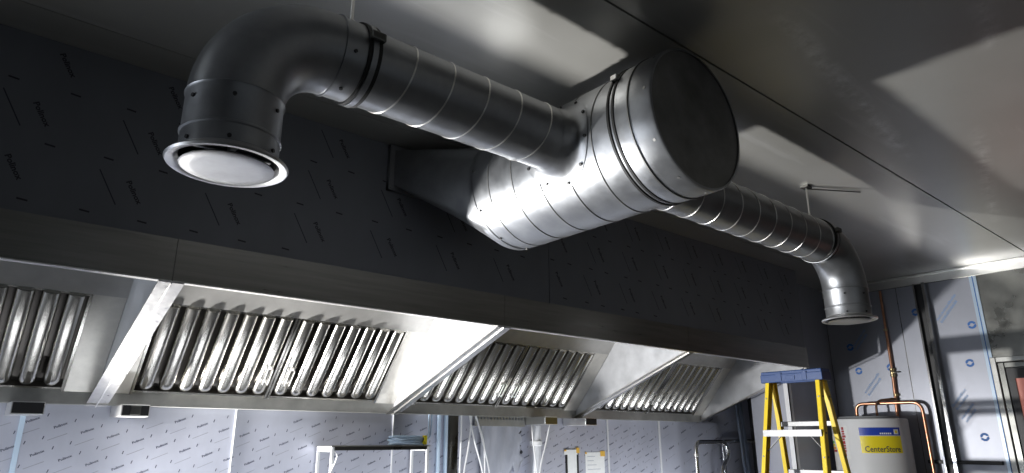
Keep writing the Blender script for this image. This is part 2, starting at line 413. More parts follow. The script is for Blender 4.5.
# ------------------------------------------------------------------ extraction hood
hood = thing('extraction_hood', (1.33, 3.05, 1.75), 'long stainless steel wall extraction hood with rows of baffle filters', 'hood')
G = [-.9425, .5625, 2.0675, 3.5725]                                 # module joints
FZ0, FZ1 = 2.1335, 2.283
edges = [HX0]+G+[HX1]
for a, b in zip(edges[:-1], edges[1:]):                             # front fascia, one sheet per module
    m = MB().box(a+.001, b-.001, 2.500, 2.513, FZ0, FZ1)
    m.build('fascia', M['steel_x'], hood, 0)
lm = MB()
for a, b in zip(edges[:-1], edges[1:]): lm.box(a+.001, b-.001, 2.499, 2.530, FZ0-.006, FZ0-.0005, .002)
lm.build('fascia_lip', M['lip'], hood, 0)
MB().box(HX0, HX1, 2.515, YB-.005, 2.262, 2.282).build('top_panel', M['steel_film'], hood, 0)
# filter plane from (3.5, 1.80) up to (3.125, 2.225)
FA, FB = Vector((0, 3.497, 1.803)), Vector((0, 3.168, 2.177))
FD = (FB-FA).normalized(); FN = Vector((0, -FD.z, FD.y)); FL = (FB-FA).length   # FN points to the cook's side (down and out)
FN = FN if FN.y < 0 else -FN
MB().prism([(3.164, 2.171), (3.088, 2.262), (3.104, 2.262), (3.178, 2.175)], HX0, HX1).build('header_strip', M['header'], hood, 0)
MB().box(HX0, HX1, 3.500, YB-.005, 1.748, 1.753).box(HX0, HX1, 3.500, 3.506, 1.753, 1.806).box(HX0, HX1, 3.500, 3.512, 1.806, 1.811).build('grease_gutter', M['bracket'], hood, 0)

def fp(x, s, h):  # point on the filter bank: s along slope, h out of plane
    return Vector((x, 0, 0)) + FA + FD*s + FN*h
def obox(mb, x0, x1, s0, s1, h0, h1):
    v = [mb.bm.verts.new(fp(x, s, h)) for x in (x0, x1) for s in (s0, s1) for h in (h0, h1)]
    for q in [(0, 1, 3, 2), (4, 6, 7, 5), (0, 4, 5, 1), (2, 3, 7, 6), (0, 2, 6, 4), (1, 5, 7, 3)]: mb.face([v[i] for i in q])
def baffle_filter(x0, x1, handle_sides):
    n = 7; fw = .012; pitch = (x1-x0-2*fw)/n; hw = .0325
    b = MB()
    for k in range(n):
        c = x0+fw+(k+.5)*pitch; prev = None; prof = 10
        s_top = FL-.012; s0 = .055
        rows = []
        for s_, sc_ in [(s0-.030, .0), (s0-.026, .45), (s0-.016, .78), (s0, 1.), (s0+.02, 1.), (FL*.5, 1.), (s_top, 1.)]:
            row = []
            for i in range(prof+1):
                t = PI*i/prof
                row.append(b.bm.verts.new(fp(c-hw*math.cos(t)*max(sc_, .25), s_, -.006+.030*math.sin(t)**.8*sc_)))
            rows.append(row)
        for r0, r1 in zip(rows[:-1], rows[1:]):
            for i in range(prof): b.face((r0[i], r0[i+1], r1[i+1], r1[i]))
        b.face(rows[-1])
    o = b.build('baffle_filter', M['filter'], hood, 50)
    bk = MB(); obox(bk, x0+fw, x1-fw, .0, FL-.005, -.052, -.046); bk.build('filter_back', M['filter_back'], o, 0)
    f = MB()
    obox(f, x0+.001, x0+fw, 0, FL, -.046, .006); obox(f, x1-fw, x1-.001, 0, FL, -.046, .006)
    obox(f, x0+fw, x1-fw, FL-.012, FL, -.046, .004); obox(f, x0+fw, x1-fw, 0, .012, -.046, -.006)
    f.build('filter_frame', M['filter'], o, 0)
    for sd in handle_sides:
        c = x0+fw+.5*pitch if sd < 0 else x1-fw-.5*pitch
        h = MB()
        h.tube([fp(c-.012, .12, .020), fp(c-.012, .12, .048), fp(c-.012, .21, .048), fp(c-.012, .21, .020)], .0035, 8)
        h.tube([fp(c+.012, .12, .020), fp(c+.012, .12, .048), fp(c+.012, .21, .048), fp(c+.012, .21, .020)], .0035, 8)
        obox(h, c-.017, c+.017, .196, .214, .022, .025); obox(h, c-.017, c+.017, .116, .134, .022, .025)
        tag(h.build('filter_handle', M['lip'], o, 40), 'bright wire handle')
def filler(x0, x1):
    m = MB(); obox(m, x0, x1, 0, FL, -.02, .004); m.build('filler_panel', M['blank'], hood, 0)
for g0, g1 in zip(edges[1:-1], edges[2:]):
    xr = g1-.135
    baffle_filter(xr-.625, xr, (-1,)); baffle_filter(xr-1.252, xr-.627, (1,))
    filler(xr+.001, g1-.012); filler(g0+.012, xr-1.253)
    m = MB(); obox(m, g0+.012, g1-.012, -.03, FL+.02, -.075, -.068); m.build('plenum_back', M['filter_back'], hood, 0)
# dividers: triangular sheets with a wide folded front edge
tri = [(2.530, FZ0+.001), (2.515, 2.262), (3.125, 2.262), (3.195, 2.178), (3.530, 1.800), (3.530, 1.754)]
for g in G[1:]:
    d = MB().prism(tri, g-.010, g+.010).build('divider', M['steel_film'], hood, 0)
    p0 = Vector((g, 2.505, FZ0-.007)); p1 = Vector((g, 3.530, 1.744))
    m = MB()
    for s_ in (-1, 1):
        q = Vector((s_*.0215, 0, 0)); m.bar(p0+q, p1+q, .041, .005, (1, 0, 0))
    m.build('divider_flange', M['steel'], d, 0)
    MB().bar(p0+Vector((0, 0, -.003)), p1+Vector((0, 0, -.003)), .004, .008, (1, 0, 0)).build('divider_seam', M['lip'], d, 0)
for x0, x1 in ((HX1-.014, HX1), (HX0, HX0+.014)):
    e = MB().prism(tri, x0, x1).build('end_panel', M['steel_film'], hood, 0)
    pb = MB().prism([(3.115, 2.262), (3.190, 2.178), (3.530, 1.80), (3.53, 1.754), (3.594, 1.754), (3.594, 2.262)], x0, x1).build('plenum_end', M['steel_film'], hood, 0)
p0 = Vector((HX1-.02, 2.505, FZ0-.007)); p1 = Vector((HX1-.02, 3.530, 1.744))
MB().bar(p0, p1, .040, .005, (1, 0, 0)).build('divider_flange', M['steel'], hood, 0)

# grease trays under the gutter
tray_specs = [(.246, 'grease tray under the hood gutter at its left end, above the pale blue strip', 'black'),
              (.634, 'grease tray under the gutter just below the wide front divider of the hood', 'black'),
              (3.130, 'grease tray with olive front hanging above the white wrapped pipe', 'gold_face'),
              (3.515, 'grease tray with dark front hanging above the taped paper sheets', 'black')]
for x, lab, fm in tray_specs:
    t = thing('grease_tray', (x+.055, 3.47, 1.697), lab, 'tray', 'grease trays under the hood gutter')
    MB().box(x, x+.112, 3.362, 3.588, 1.697, 1.7485, .003).build('tray_body', M['lip'], t, 0)
    MB().box(x+.004, x+.108, 3.357, 3.3615, 1.702, 1.744).build('tray_front', M[fm], t, 0)  # separate dark plate; the unlit front's shade is put into its colour
    if fm == 'black' and x > .5 and x < 1: MB().box(x+.035, x+.075, 3.350, 3.3565, 1.704, 1.742, .002).build('catch', M['dark_steel'], t, 0)

# ------------------------------------------------------------------ ducting: main duct
MX, MZ, MR = 1.7325, 2.600, .239
BY, BR = 1.5375, .109
duct = thing('extract_duct', (MX, 2.5, MZ), 'wide galvanised extract duct leaving the dark panel and capped toward the room', 'duct')
y_cyl = 2.035
MB().lathe([(MR, y_cyl), (MR, 1.285)], 'y', (MX, 0, MZ), 72).build('duct_shell', M['galv'], duct, 60)
MB().lathe([(MR+.004, 1.262), (MR+.006, 1.255), (MR+.006, 1.118), (MR+.003, 1.112), (MR-.004, 1.112)], 'y', (MX, 0, MZ), 72).build('end_sleeve', M['galv'], duct, 40)
cap = solid([(MR-.003, 1.120), (MR-.003, 1.116)])
MB().lathe(cap, 'y', (MX, 0, MZ), 72).build('end_cap', M['galv_dark'], duct, 30)
MB().lathe([(MR+.001, 1.292), (MR+.009, 1.288), (MR+.009, 1.280), (MR+.001, 1.277)], 'y', (MX, 0, MZ), 72).build('rubber_seal', M['black_rubber'], duct, 50)
MB().lathe([(MR+.001, 1.270), (MR+.008, 1.268), (MR+.008, 1.260), (MR+.001, 1.257)], 'y', (MX, 0, MZ), 72).build('rubber_seal', M['black_rubber'], duct, 50)
MB().lathe([(MR-.002, 1.279), (MR+.006, 1.276), (MR+.006, 1.270), (MR-.002, 1.267)], 'y', (MX, 0, MZ), 72).build('clamp_band', M['galv'], duct, 50)
for a in (2.55,):
    c = Vector((MX+(MR+.012)*math.cos(a), 1.274, MZ+(MR+.012)*math.sin(a)))
    MB().box(c.x-.012, c.x+.012, c.y-.014, c.y+.014, c.z-.010, c.z+.010, .003).build('clamp_lug', M['lip'], duct, 0)
def helix(axis, c, r, a0, a1, pitch, rr, n=56, ph=0.):
    L = a1-a0; turns = L/pitch; N = max(4, int(abs(turns)*n)); pts = []
    for k in range(N+1):
        t = ph+2*PI*turns*k/N; h = a0+L*k/N; p, q = r*math.cos(t), r*math.sin(t)
        pts.append({'y': (c[0]+p, h, c[2]+q), 'x': (h, c[1]+p, c[2]+q)}[axis])
    return pts
MB().tube(helix('y', (MX, 0, MZ), MR, 1.295, y_cyl-.005, .137, .0028, 72), .0028, 6).build('spiral_seam', M['galv_dark'], duct, 60)
MB().lathe([(MR, 1.205), (MR+.010, 1.203), (MR+.010, 1.199), (MR, 1.197)], 'y', (MX, 0, MZ), 72).build('bead_ring', M['galv_dark'], duct, 50)
# square-to-round transition
tx0, tx1, tz0, tz1 = 1.405, 2.060, 2.695, 2.878
tr = MB(); N = 64; ra = []; rb = []
cxr, czr = (tx0+tx1)/2, (tz0+tz1)/2
for k in range(N):
    t = 2*PI*(k+.5)/N; c_, s_ = math.cos(t), math.sin(t)
    kk = 1/max(abs(c_), abs(s_)); ra.append(tr.bm.verts.new((cxr+c_*kk*(tx1-tx0)/2, 2.497, czr+s_*kk*(tz1-tz0)/2)))
    rb.append(tr.bm.verts.new((MX+MR*c_, y_cyl+.015, MZ+MR*s_)))
for k in range(N): tr.face((ra[k], ra[(k+1) % N], rb[(k+1) % N], rb[k]))
rc = [tr.bm.verts.new((v.co.x, y_cyl-.02, v.co.z)) for v in rb]
for v in rc:
    d = Vector((v.co.x-MX, v.co.z-MZ)); d = d*(MR+.003)/d.length; v.co.x = MX+d.x; v.co.z = MZ+d.y
for k in range(N): tr.face((rb[k], rb[(k+1) % N], rc[(k+1) % N], rc[k]))
tr.build('transition', M['galv'], duct, 25)
fl = MB()
fl.box(tx0-.022, tx1+.022, 2.494, 2.514, tz1-.004, tz1+.016).box(tx0-.022, tx1+.022, 2.494, 2.514, tz0-.022, tz0+.004)
fl.box(tx0-.022, tx0+.004, 2.490, 2.513, tz0-.022, tz1+.016).box(tx1-.004, tx1+.022, 2.490, 2.513, tz0-.022, tz1+.016)
fl.build('wall_flange', M['galv'], duct, 0)
def screws(mb, pts, r=.0055):
    for p, d in pts:
        p = Vector(p); d = Vector(d).normalized(); mb.tube([p-d*.002, p+d*.004], r, 8)
sw = []
for a in (2.4, 3.0, 3.7, 4.3, 4.9, 5.6, 0.2, 1.2):
    for y in (y_cyl-.03, 1.135): sw.append(((MX+(MR+.003)*math.cos(a), y, MZ+(MR+.003)*math.sin(a)), (math.cos(a), 0, math.sin(a))))
m = MB(); screws(m, sw); m.build('screw', M['galv_dark'], duct, 30)
m = MB()
screws(m, [((tx0-.012, 2.488, z), (0, -1, 0)) for z in (tz0-.01, tz1+.004)]+[((x, 2.488, tz0-.012), (0, -1, 0)) for x in (1.6, 1.85, 2.06)], .006)
m.build('flange_bolt', M['galv'], duct, 30)

# ------------------------------------------------------------------ branches
def arc_pts(c, r, a0, a1, n, ux, uz):
    return [Vector(c)+Vector(ux)*r*math.cos(a0+(a1-a0)*k/n)+Vector(uz)*r*math.sin(a0+(a1-a0)*k/n) for k in range(n+1)]
def branch(sgn, xv, x_el, zrim, label, vlabel, pitch, x_clamp):
    """sgn: -1 runs to the left, +1 to the right; xv = axis of the drop"""
    xj = MX+sgn*(MR-.012)
    b = thing('branch_duct', (xj, BY, MZ), label, 'duct', 'branch ducts')
    xs = x_clamp
    MB().lathe([(BR, MX+sgn*(MR-.03)), (BR, xs)], 'x', (0, BY, MZ), 56).build('duct_shell', M['galv'], b, 60)
    a0, a1 = MX+sgn*(MR+.05), xs
    MB().tube(helix('x', (0, BY, MZ), BR, a0, a1, sgn*pitch, .0028), .0028, 6).build('spiral_seam', M['lip'], b, 60)
    # saddle collar on the main duct
    s = MB(); rows = []; n = 48
    for rho, lift in ((BR+.001, .060), (BR+.003, .030), (BR+.012, .012), (BR+.028, .004), (BR+.052, .003)):
        row = []
        for k in range(n):
            t = 2*PI*k/n; yy = BY+rho*math.cos(t); dz = rho*math.sin(t)
            row.append(s.bm.verts.new((MX+sgn*(math.sqrt(max(MR*MR-dz*dz, 0))+lift), yy, MZ+dz)))
        rows.append(row)
    for r0, r1 in zip(rows[:-1], rows[1:]):
        for k in range(n): s.face((r0[k], r0[(k+1) % n], r1[(k+1) % n], r1[k]))
    s.build('saddle_collar', M['galv'], b, 60)
    sp = []
    for k in range(10):
        t = 2*PI*(k+.35)/10; rho = BR+.042; dz = rho*math.sin(t); xx = MX+sgn*(math.sqrt(MR*MR-dz*dz)+.004)
        sp.append(((xx, BY+rho*math.cos(t), MZ+dz), (xx-MX, 0, dz)))
    m = MB(); screws(m, sp, .006); m.build('screw', M['black'], b, 30)
    # clamp joint
    w = sgn
    MB().lathe([(BR-.001, xs-.004*w), (BR+.008, xs-.004*w), (BR+.008, xs+.006*w), (BR-.001, xs+.006*w)], 'x', (0, BY, MZ), 56).build('rubber_seal', M['black_rubber'], b, 40)
    MB().lathe([(BR-.001, xs+.006*w), (BR+.010, xs+.008*w), (BR+.010, xs+.024*w), (BR-.001, xs+.026*w)], 'x', (0, BY, MZ), 56).build('clamp_band', M['galv'], b, 40)
    MB().lathe([(BR-.001, xs+.026*w), (BR+.008, xs+.026*w), (BR+.008, xs+.034*w), (BR-.001, xs+.034*w)], 'x', (0, BY, MZ), 56).build('rubber_seal', M['black_rubber'], b, 40)
    MB().box(min(xs-.006*w, xs+.036*w), max(xs-.006*w, xs+.036*w), BY-BR-.022, BY-BR-.004, MZ+.018, MZ+.042, .003).build('clamp_lug', M['dark_steel'], b, 0)
    # elbow: short collar, smooth bend, drop
    x2 = x_el; Rb = abs(x2-xv)
    zend = MZ-Rb
    pts = [Vector((xs+.03*w, BY, MZ)), Vector((x2, BY, MZ))]
    n = 22
    for k in range(1, n+1):
        t = PI/2*k/n; pts.append(Vector((x2+w*Rb*math.sin(t), BY, MZ-Rb+Rb*math.cos(t))))
    MB().tube(pts, BR+.002, 56, caps=False).build('elbow', M['galv'], b, 60)
    MB().lathe([(BR, x2-.004*w), (BR+.006, x2-.002*w), (BR+.006, x2+.002*w), (BR, x2+.004*w)], 'x', (0, BY, MZ), 56).build('bead_ring', M['galv'], b, 40)
    MB().lathe([(BR+.001, zend+.006), (BR+.005, zend+.002), (BR+.0015, zend-.004), (BR+.0015, zrim+.020), (BR-.001, zrim+.018)], 'z', (xv, BY, 0), 56).build('drop_sleeve', M['galv'], b, 40)
    MB().lathe([(BR+.001, zrim+.070), (BR+.005, zrim+.067), (BR+.005, zrim+.063), (BR+.001, zrim+.060)], 'z', (xv, BY, 0), 56).build('bead_ring', M['galv'], b, 40)
    sp = []
    for a in (3.5, 4.4, 5.4):
        for z in (zend-.03, zrim+.028): sp.append(((xv+(BR+.0015)*math.cos(a), BY+(BR+.0015)*math.sin(a), z), (math.cos(a), math.sin(a), 0)))
    for a in (3.4, 4.4): sp.append(((x2-.025*w, BY+(BR+.002)*math.cos(a), MZ+(BR+.002)*math.sin(a)), (0, math.cos(a), math.sin(a))))
    m = MB(); screws(m, sp, .005); m.build('screw', M['black'], b, 30)
    # valve
    v = thing('disc_valve', (xv, BY, zrim), vlabel, 'valve', 'disc valves on the duct drops')
    MB().lathe([(BR-.004, zrim+.042), (BR-.001, zrim+.042), (BR+.001, zrim+.016), (BR+.008, zrim+.007), (BR+.024, zrim+.005), (BR+.0275, zrim), (BR+.024, zrim-.005), (BR+.010, zrim-.003), (BR+.004, zrim+.003), (BR-.002, zrim+.012)], 'z', (xv, BY, 0), 56).build('valve_rim', M['zinc'], v, 50)
    MB().lathe([(BR-.002, zrim+.010), (BR-.006, zrim+.055), (.0001, zrim+.058)], 'z', (xv, BY, 0), 48).build('valve_throat', M['black_rubber'], v, 40)
    MB().lathe([(.0001, zrim-.0135), (.03, zrim-.0134), (.075, zrim-.0125), (BR-.010, zrim-.0115), (BR-.004, zrim-.009), (BR-.007, zrim-.005), (.02, zrim+.002), (.0001, zrim+.002)], 'z', (xv, BY, 0), 56).build('valve_disc', M['zinc_disc'], v, 50)
    m = MB().tube([(xv, BY, zrim), (xv, BY, zrim+.056)], .006, 8); m.bar((xv-.098, BY, zrim+.03), (xv+.098, BY, zrim+.03), .012, .003, (0, 1, 0)); m.bar((xv, BY-.098, zrim+.03), (xv, BY+.098, zrim+.03), .012, .003, (1, 0, 0))
    m.build('valve_spindle', M['zinc'], v, 40)
    return b
branch(-1, .427, .650, 2.216, 'galvanised spiral branch duct ending in a downturned elbow left of the wide duct', 'round metal disc valve under the left elbow, its plate catching light', .130, .745)
branch(1, 3.654, 3.420, 2.212, 'galvanised spiral branch duct running right to the elbow above the ladder', 'round disc valve under the right elbow above the stepladder', .140, 3.375)

def rod(x, y, z0, label):
    t = thing('threaded_rod', (x, y, ZC), label, 'rod', 'rods hanging the branch ducts')
    MB().tube([(x, y, z0), (x, y, ZC-.0005)], .0050, 8).build('rod', M['lip'], t, 40)
    MB().tube([(x, y, z0+.010), (x, y, z0+.022)], .011, 6).build('nut', M['lip'], t, 20)
    return t
r1 = rod(.706, BY, MZ+BR+.0025, 'threaded rod hanging the left branch duct from the ceiling')
r2 = rod(3.360, BY, MZ+BR+.002, 'threaded rod hanging the right branch duct from the ceiling')
MB().box(3.335, 3.385, BY-.02, BY+.02, ZC-.012, ZC-.001).build('ceiling_plate', M['dark_steel'], r2, 0)
MB().bar((3.36, BY, ZC-.016), (3.66, 1.383, ZC-.006), .006, .005, (0, 0, 1)).build('ceiling_stay', M['dark_steel'], r2, 0)

# ------------------------------------------------------------------ step ladder (front towards -x)
LX, LY = 4.25, 2.205
lad = thing('step_ladder', (LX, LY, 0), 'yellow fibreglass stepladder with a blue plastic top in front of the cylinder', 'ladder')
c = MB()
c.box(LX-.018, LX+.098, LY-.207, LY+.207, 2.000, 2.034, .006)
c.box(LX-.022, LX-.006, LY-.210, LY+.210, 1.962, 2.014, .004).box(LX+.086, LX+.102, LY-.210, LY+.210, 1.962, 2.014, .004)
c.box(LX-.012, LX+.092, LY-.210, LY-.196, 1.962, 2.014, .004).box(LX-.012, LX+.092, LY+.196, LY+.210, 1.962, 2.014, .004)
ladder_top = c.build('ladder_top', M['blue_plastic'], lad, 0)
MB().box(LX-.026, LX-.022, LY-.03, LY+.03, 1.972, 2.002, .0015).box(LX-.026, LX-.022, LY+.06, LY+.10, 1.968, 2.022, .0015).box(LX-.026, LX-.022, LY-.11, LY-.08, 1.968, 2.022, .0015).build('moulded_clip', M['blue_plastic'], ladder_top, 0)
def rail_x(z, front): return LX+.018-.20*(1.985-z) if front else LX+.066+.18*(1.985-z)
def rail_y(z, s, front): return LY+s*(.178+(.055 if front else .050)*(1.985-z)/1.0)
for s in (-1, 1):
    for front in (True, False):
        p0 = Vector((rail_x(1.99, front), rail_y(1.99, s, front), 1.99)); p1 = Vector((rail_x(.03, front), rail_y(.03, s, front), .03))
        side = 'rail'
        m = MB(); m.bar(p0, p1, .008, .046 if front else .038, (0, 1, 0))
        off = Vector((0, -s*.010, 0)); dx = Vector((.023 if front else .018, 0, 0))
        m.bar(p0+off+dx, p1+off+dx, .024, .006, (0, 1, 0)); m.bar(p0+off-dx, p1+off-dx, .024, .006, (0, 1, 0))
        r_ = m.build('rail', M['yellow'], lad, 0)
        sm = MB()
        for z in (1.64, 1.36, 1.86, 1.50):
            q = Vector((rail_x(z, front), rail_y(z, s, front)+s*.004, z)); screws(sm, [(q, (0, s, 0))], .006)
            q2 = q+Vector((-.026 if front else .0, -s*.012, 0)); screws(sm, [(q2, (-1, 0, 0))], .005)
        sm.build('rivet', M['galv_dark'], r_, 20)
        MB().box(p1.x-.035, p1.x+.035, p1.y-.02, p1.y+.02, 0, .05, .005).build('rubber_foot', M['black_rubber'], r_, 0)
for k in range(6):
    z = 1.643-.28*k; x = rail_x(z, True); y0, y1 = rail_y(z, -1, True), rail_y(z, 1, True)
    m = MB().box(x-.040, x+.045, y0+.005, y1-.005, z+.010, z+.016).box(x-.042, x-.038, y0+.005, y1-.005, z-.022, z+.016).box(x+.041, x+.045, y0+.005, y1-.005, z-.018, z+.016)
    for j in range(5): m.box(x-.032+j*.016, x-.026+j*.016, y0+.008, y1-.008, z+.016, z+.018)
    m.build('tread', M['alu'], lad, 0)
    z = 1.700-.30*k
    if z > .1:
        x = rail_x(z, False); y0, y1 = rail_y(z, -1, False), rail_y(z, 1, False)
        MB().box(x-.012, x+.012, y0+.004, y1-.004, z-.016, z+.016, .003).build('rear_rung', M['alu'], lad, 0)
for s in (-1, 1):
    y = rail_y(1.55, s, True)-s*.012
    MB().bar((rail_x(1.62, True)+.02, y-s*.10, 1.632), (rail_x(1.52, True)+.015, y, 1.53), .012, .004, (1, 0, 0)).build('tread_brace', M['alu'], lad, 0)
    MB().bar((rail_x(.95, True), rail_y(.95, s, True)-s*.016, .95), (rail_x(.98, False), rail_y(.98, s, False)-s*.016, .98), .020, .004, (0, 0, 1)).build('spreader', M['alu'], lad, 0)

# ------------------------------------------------------------------ hot water cylinder
CX, CY, CR, CT = 5.730, 2.380, .275, 1.758
wc = thing('water_cylinder', (CX, CY, 0), 'white hot water cylinder with a blue and yellow label by the right wall', 'cylinder')
MB().lathe([(.0001, .04), (CR-.02, .04), (CR, .06), (CR, CT-.014), (CR-.004, CT-.004), (CR-.012, CT), (.0001, CT+.012)], 'z', (CX, CY, 0), 64).build('tank', M['white_enamel'], wc, 40)
MB().lathe([(.0001, 0), (CR-.03, 0), (CR-.03, .04), (.0001, .045)], 'z', (CX, CY, 0), 40).build('plinth', M['black'], wc, 40)
MB().lathe([(CR*.80, CT+.003), (CR*.78, CT+.018), (.0001, CT+.024)], 'z', (CX, CY, 0), 48).build('lid', M['grey_lid'], wc, 40)
fdir = math.atan2(-CY, -CX)                                        # towards the room
def on_cyl(phi, z, lift):                                          # phi grows to the right as seen from the room
    t = fdir+phi; return Vector((CX+(CR+lift)*math.cos(t), CY+(CR+lift)*math.sin(t), z))
def cyl_patch(mb, p0, p1, z0, z1, lift, n=16):
    A = [mb.bm.verts.new(on_cyl(p0+(p1-p0)*k/n, z0, lift)) for k in range(n+1)]; B = [mb.bm.verts.new(on_cyl(p0+(p1-p0)*k/n, z1, lift)) for k in range(n+1)]
    for k in range(n): mb.face((A[k], A[k+1], B[k+1], B[k]))
R_ = math.radians
def cyl_text(mb, me, w, phic, z, length, lift, squash=1.):
    s_ = length/w; vs = [mb.bm.verts.new(on_cyl(phic+v.co.x*s_/(CR+lift), z+v.co.y*s_*squash, lift)) for v in me.vertices]
    for p in me.polygons: mb.face([vs[i] for i in p.vertices])
m = MB(); cyl_patch(m, R_(-16), R_(46), 1.505, 1.628, .0015); lab = m.build('label_panel', M['label_yellow'], wc, 40)
m = MB(); cyl_patch(m, R_(-16), R_(46), 1.632, 1.690, .0015); m.build('label_header', M['label_blue'], wc, 40)
ct, cw = text_mesh('CenterStore', .015)
m = MB(); cyl_text(m, ct, cw, R_(15.5), 1.532, .255, .0025, 1.15); m.build('lettering', M['label_text'], lab, 0)
m = MB()
for k in range(6): cyl_patch(m, R_(13+3*k), R_(15.2+3*k), 1.640, 1.652, .0025, 2)
cyl_patch(m, R_(34.5), R_(42.5), 1.640, 1.676, .0025, 6); m.build('header_mark', M['white_ink'], lab, 0)
m = MB(); cyl_patch(m, R_(36.5), R_(40), 1.648, 1.668, .0032, 4); m.build('header_mark', M['label_yellow'], lab, 0)
m = MB(); cyl_patch(m, R_(-51), R_(-34), 1.46, 1.705, .0012, 8); st = m.build('warning_sticker', M['paper'], wc, 0)
m = MB()
z = 1.695
while z > 1.48:
    h = random.uniform(.012, .024); cyl_patch(m, R_(-46), R_(-40+random.uniform(-1.5, 1)), z-h, z, .0022, 4); z -= h+.005
m.build('red_print', M['red'], st, 0)
m = MB(); cyl_patch(m, R_(-88), R_(-58), 1.28, 1.63, .0012, 8); en = m.build('energy_label', M['paper'], wc, 0)
for k, mm in enumerate(('green', 'label_yellow', 'orange', 'red')):
    m = MB(); cyl_patch(m, R_(-84), R_(-72+2.5*k), 1.575-.022*k, 1.592-.022*k, .0022, 4); m.build('energy_bar', M[mm], en, 0)

# copper pipework
def bend_path(pts, r, n=6):
    pts = [Vector(p) for p in pts]; out = [pts[0]]
    for i in range(1, len(pts)-1):
        a, b, c_ = pts[i-1], pts[i], pts[i+1]; u = (a-b).normalized(); v = (c_-b).normalized()
        rr = min(r, (a-b).length*.49, (c_-b).length*.49)
        p, q = b+u*rr, b+v*rr
        for k in range(n+1):
            t = k/n; out.append(p*(1-t)**2+b*2*t*(1-t)+q*t*t)
    out.append(pts[-1]); return out
cpz = thing('copper_pipe', (5.99, 2.25, 1.79), 'upright copper pipe with a brass valve on the film wall above the cylinder', 'pipe')
MB().tube([(5.985, 2.255, 1.775), (5.985, 2.24, 2.10)], .0125, 12).build('pipe', M['copper'], cpz, 50)
MB().tube([(5.985, 2.239, 2.16), (5.985, 2.235, 2.81)], .0105, 12).build('upper_pipe', M['copper'], cpz, 50)
MB().lathe([(.0135, 2.092), (.019, 2.096), (.019, 2.115), (.014, 2.118), (.017, 2.13), (.014, 2.142), (.019, 2.146), (.019, 2.162), (.0125, 2.166)], 'z', (5.985, 2.24, 0), 16).build('valve', M['brass'], cpz, 30)
MB().bar((5.985, 2.24, 2.13), (5.955, 2.20, 2.125), .012, .005, (0, 0, 1)).build('valve_lever', M['lip'], cpz, 0)
for z in (2.48, 1.95): MB().lathe([(.0125, z-.01), (.016, z-.008), (.016, z+.008), (.0125, z+.01)], 'z', (5.985, 2.24, 0), 16).build('coupling', M['brass'], cpz, 30)
c2 = thing('copper_pipe', (5.90, 2.49, 1.77), 'bent copper pipe arching from the cylinder top and down beside the steel channel', 'pipe')
MB().tube(bend_path([(5.90, 2.535, 1.76), (5.90, 2.535, 1.885), (5.93, 2.045, 1.885), (5.95, 2.035, .3)], .075), .0135, 12).build('pipe', M['copper'], c2, 50)
MB().lathe([(.0135, 1.765), (.02, 1.767), (.02, 1.790), (.0135, 1.792)], 'z', (5.90, 2.535, 0), 16).build('coupling', M['brass'], c2, 30)
c3 = thing('dull_pipe', (5.80, 2.40, 1.77), 'dark dull pipe curving over the cylinder top to the upright copper pipe', 'pipe')
MB().tube(bend_path([(5.86, 2.36, 1.775), (5.87, 2.36, 1.905), (5.93, 2.27, 1.915), (5.968, 2.24, 1.915)], .06), .0095, 10).build('pipe', M['dull_pipe'], c3, 50)

# ------------------------------------------------------------------ under the hood, on the back wall
# narrow rack
rk = thing('narrow_rack', (1.94, 3.485, 0), 'narrow metal rack standing against the film wall below the hood', 'rack')
RX0, RX1, RY0, RY1, RZ = 1.650, 2.240, 3.405, 3.570, 1.565
for x in (RX0, RX1):
    for y in (RY0, RY1): MB().bar((x, y, 0), (x, y, RZ), .014, .014, (1, 0, 0)).build('leg', M['white_trim'], rk, 0)
MB().box(RX0+.01, RX1-.01, RY0-.008, RY0+.008, RZ-.018, RZ).box(RX0+.01, RX1-.01, RY1-.008, RY1+.008, RZ-.018, RZ).build('long_rail', M['dark_steel'], rk, 0)
MB().box(RX0-.010, RX0+.010, RY0+.01, RY1-.01, RZ-.025, RZ).box(RX1-.010, RX1+.010, RY0+.01, RY1-.01, RZ-.025, RZ).build('end_rail', M['white_trim'], rk, 0)
MB().box(RX0-.012, RX1+.012, RY0-.012, RY1+.012, RZ, RZ+.006).build('shelf', M['steel'], rk, 0)
MB().box(RX0, RX1, RY0+.012, RY1-.012, .60, .612).build('shelf', M['steel'], rk, 0)
hk = MB().tube(bend_path([(RX0+.0105, RY0, 1.545), (RX0+.025, RY0-.012, 1.52), (RX0+.012, RY0-.012, 1.48), (RX0-.004, RY0-.012, 1.45)], .01), .003, 6).build('cord_loop', M['white_cable'], rk, 40)
# coil of tube on the rack
cl = thing('coiled_tube', (2.17, 3.485, RZ+.007), 'coil of pale blue plastic tube resting on the right end of the rack', 'coil')
m = MB()
for k in range(7):
    r_a = .118-.010*(k % 3); r_b = .062-.006*(k % 2); z = RZ+.0125+.0080*k*.8; pts = []
    for j in range(36):
        t = 2*PI*j/36; pts.append((2.150+r_a*math.cos(t)+.004*math.sin(3*t+k), 3.485+r_b*math.sin(t), z+.004*math.sin(t*2+k)))
    m.tube(pts, .0055, 7, closed=True)
m.build('coil', M['tube_blue'], cl, 50)
MB().tube(bend_path([(2.255, 3.455, RZ+.03), (2.285, 3.45, RZ+.05), (2.345, 3.53, RZ+.13), (2.355, 3.545, 1.747)], .05), .005, 7).tube(bend_path([(2.250, 3.46, RZ+.04), (2.275, 3.45, RZ+.06), (2.325, 3.53, RZ+.14), (2.335, 3.545, 1.747)], .05), .005, 7).build('loose_end', M['tube_blue'], cl, 50)
MB().box(2.232, 2.250, 3.425, 3.452, RZ+.008, RZ+.060, .003).build('tie', M['label_yellow'], cl, 0)
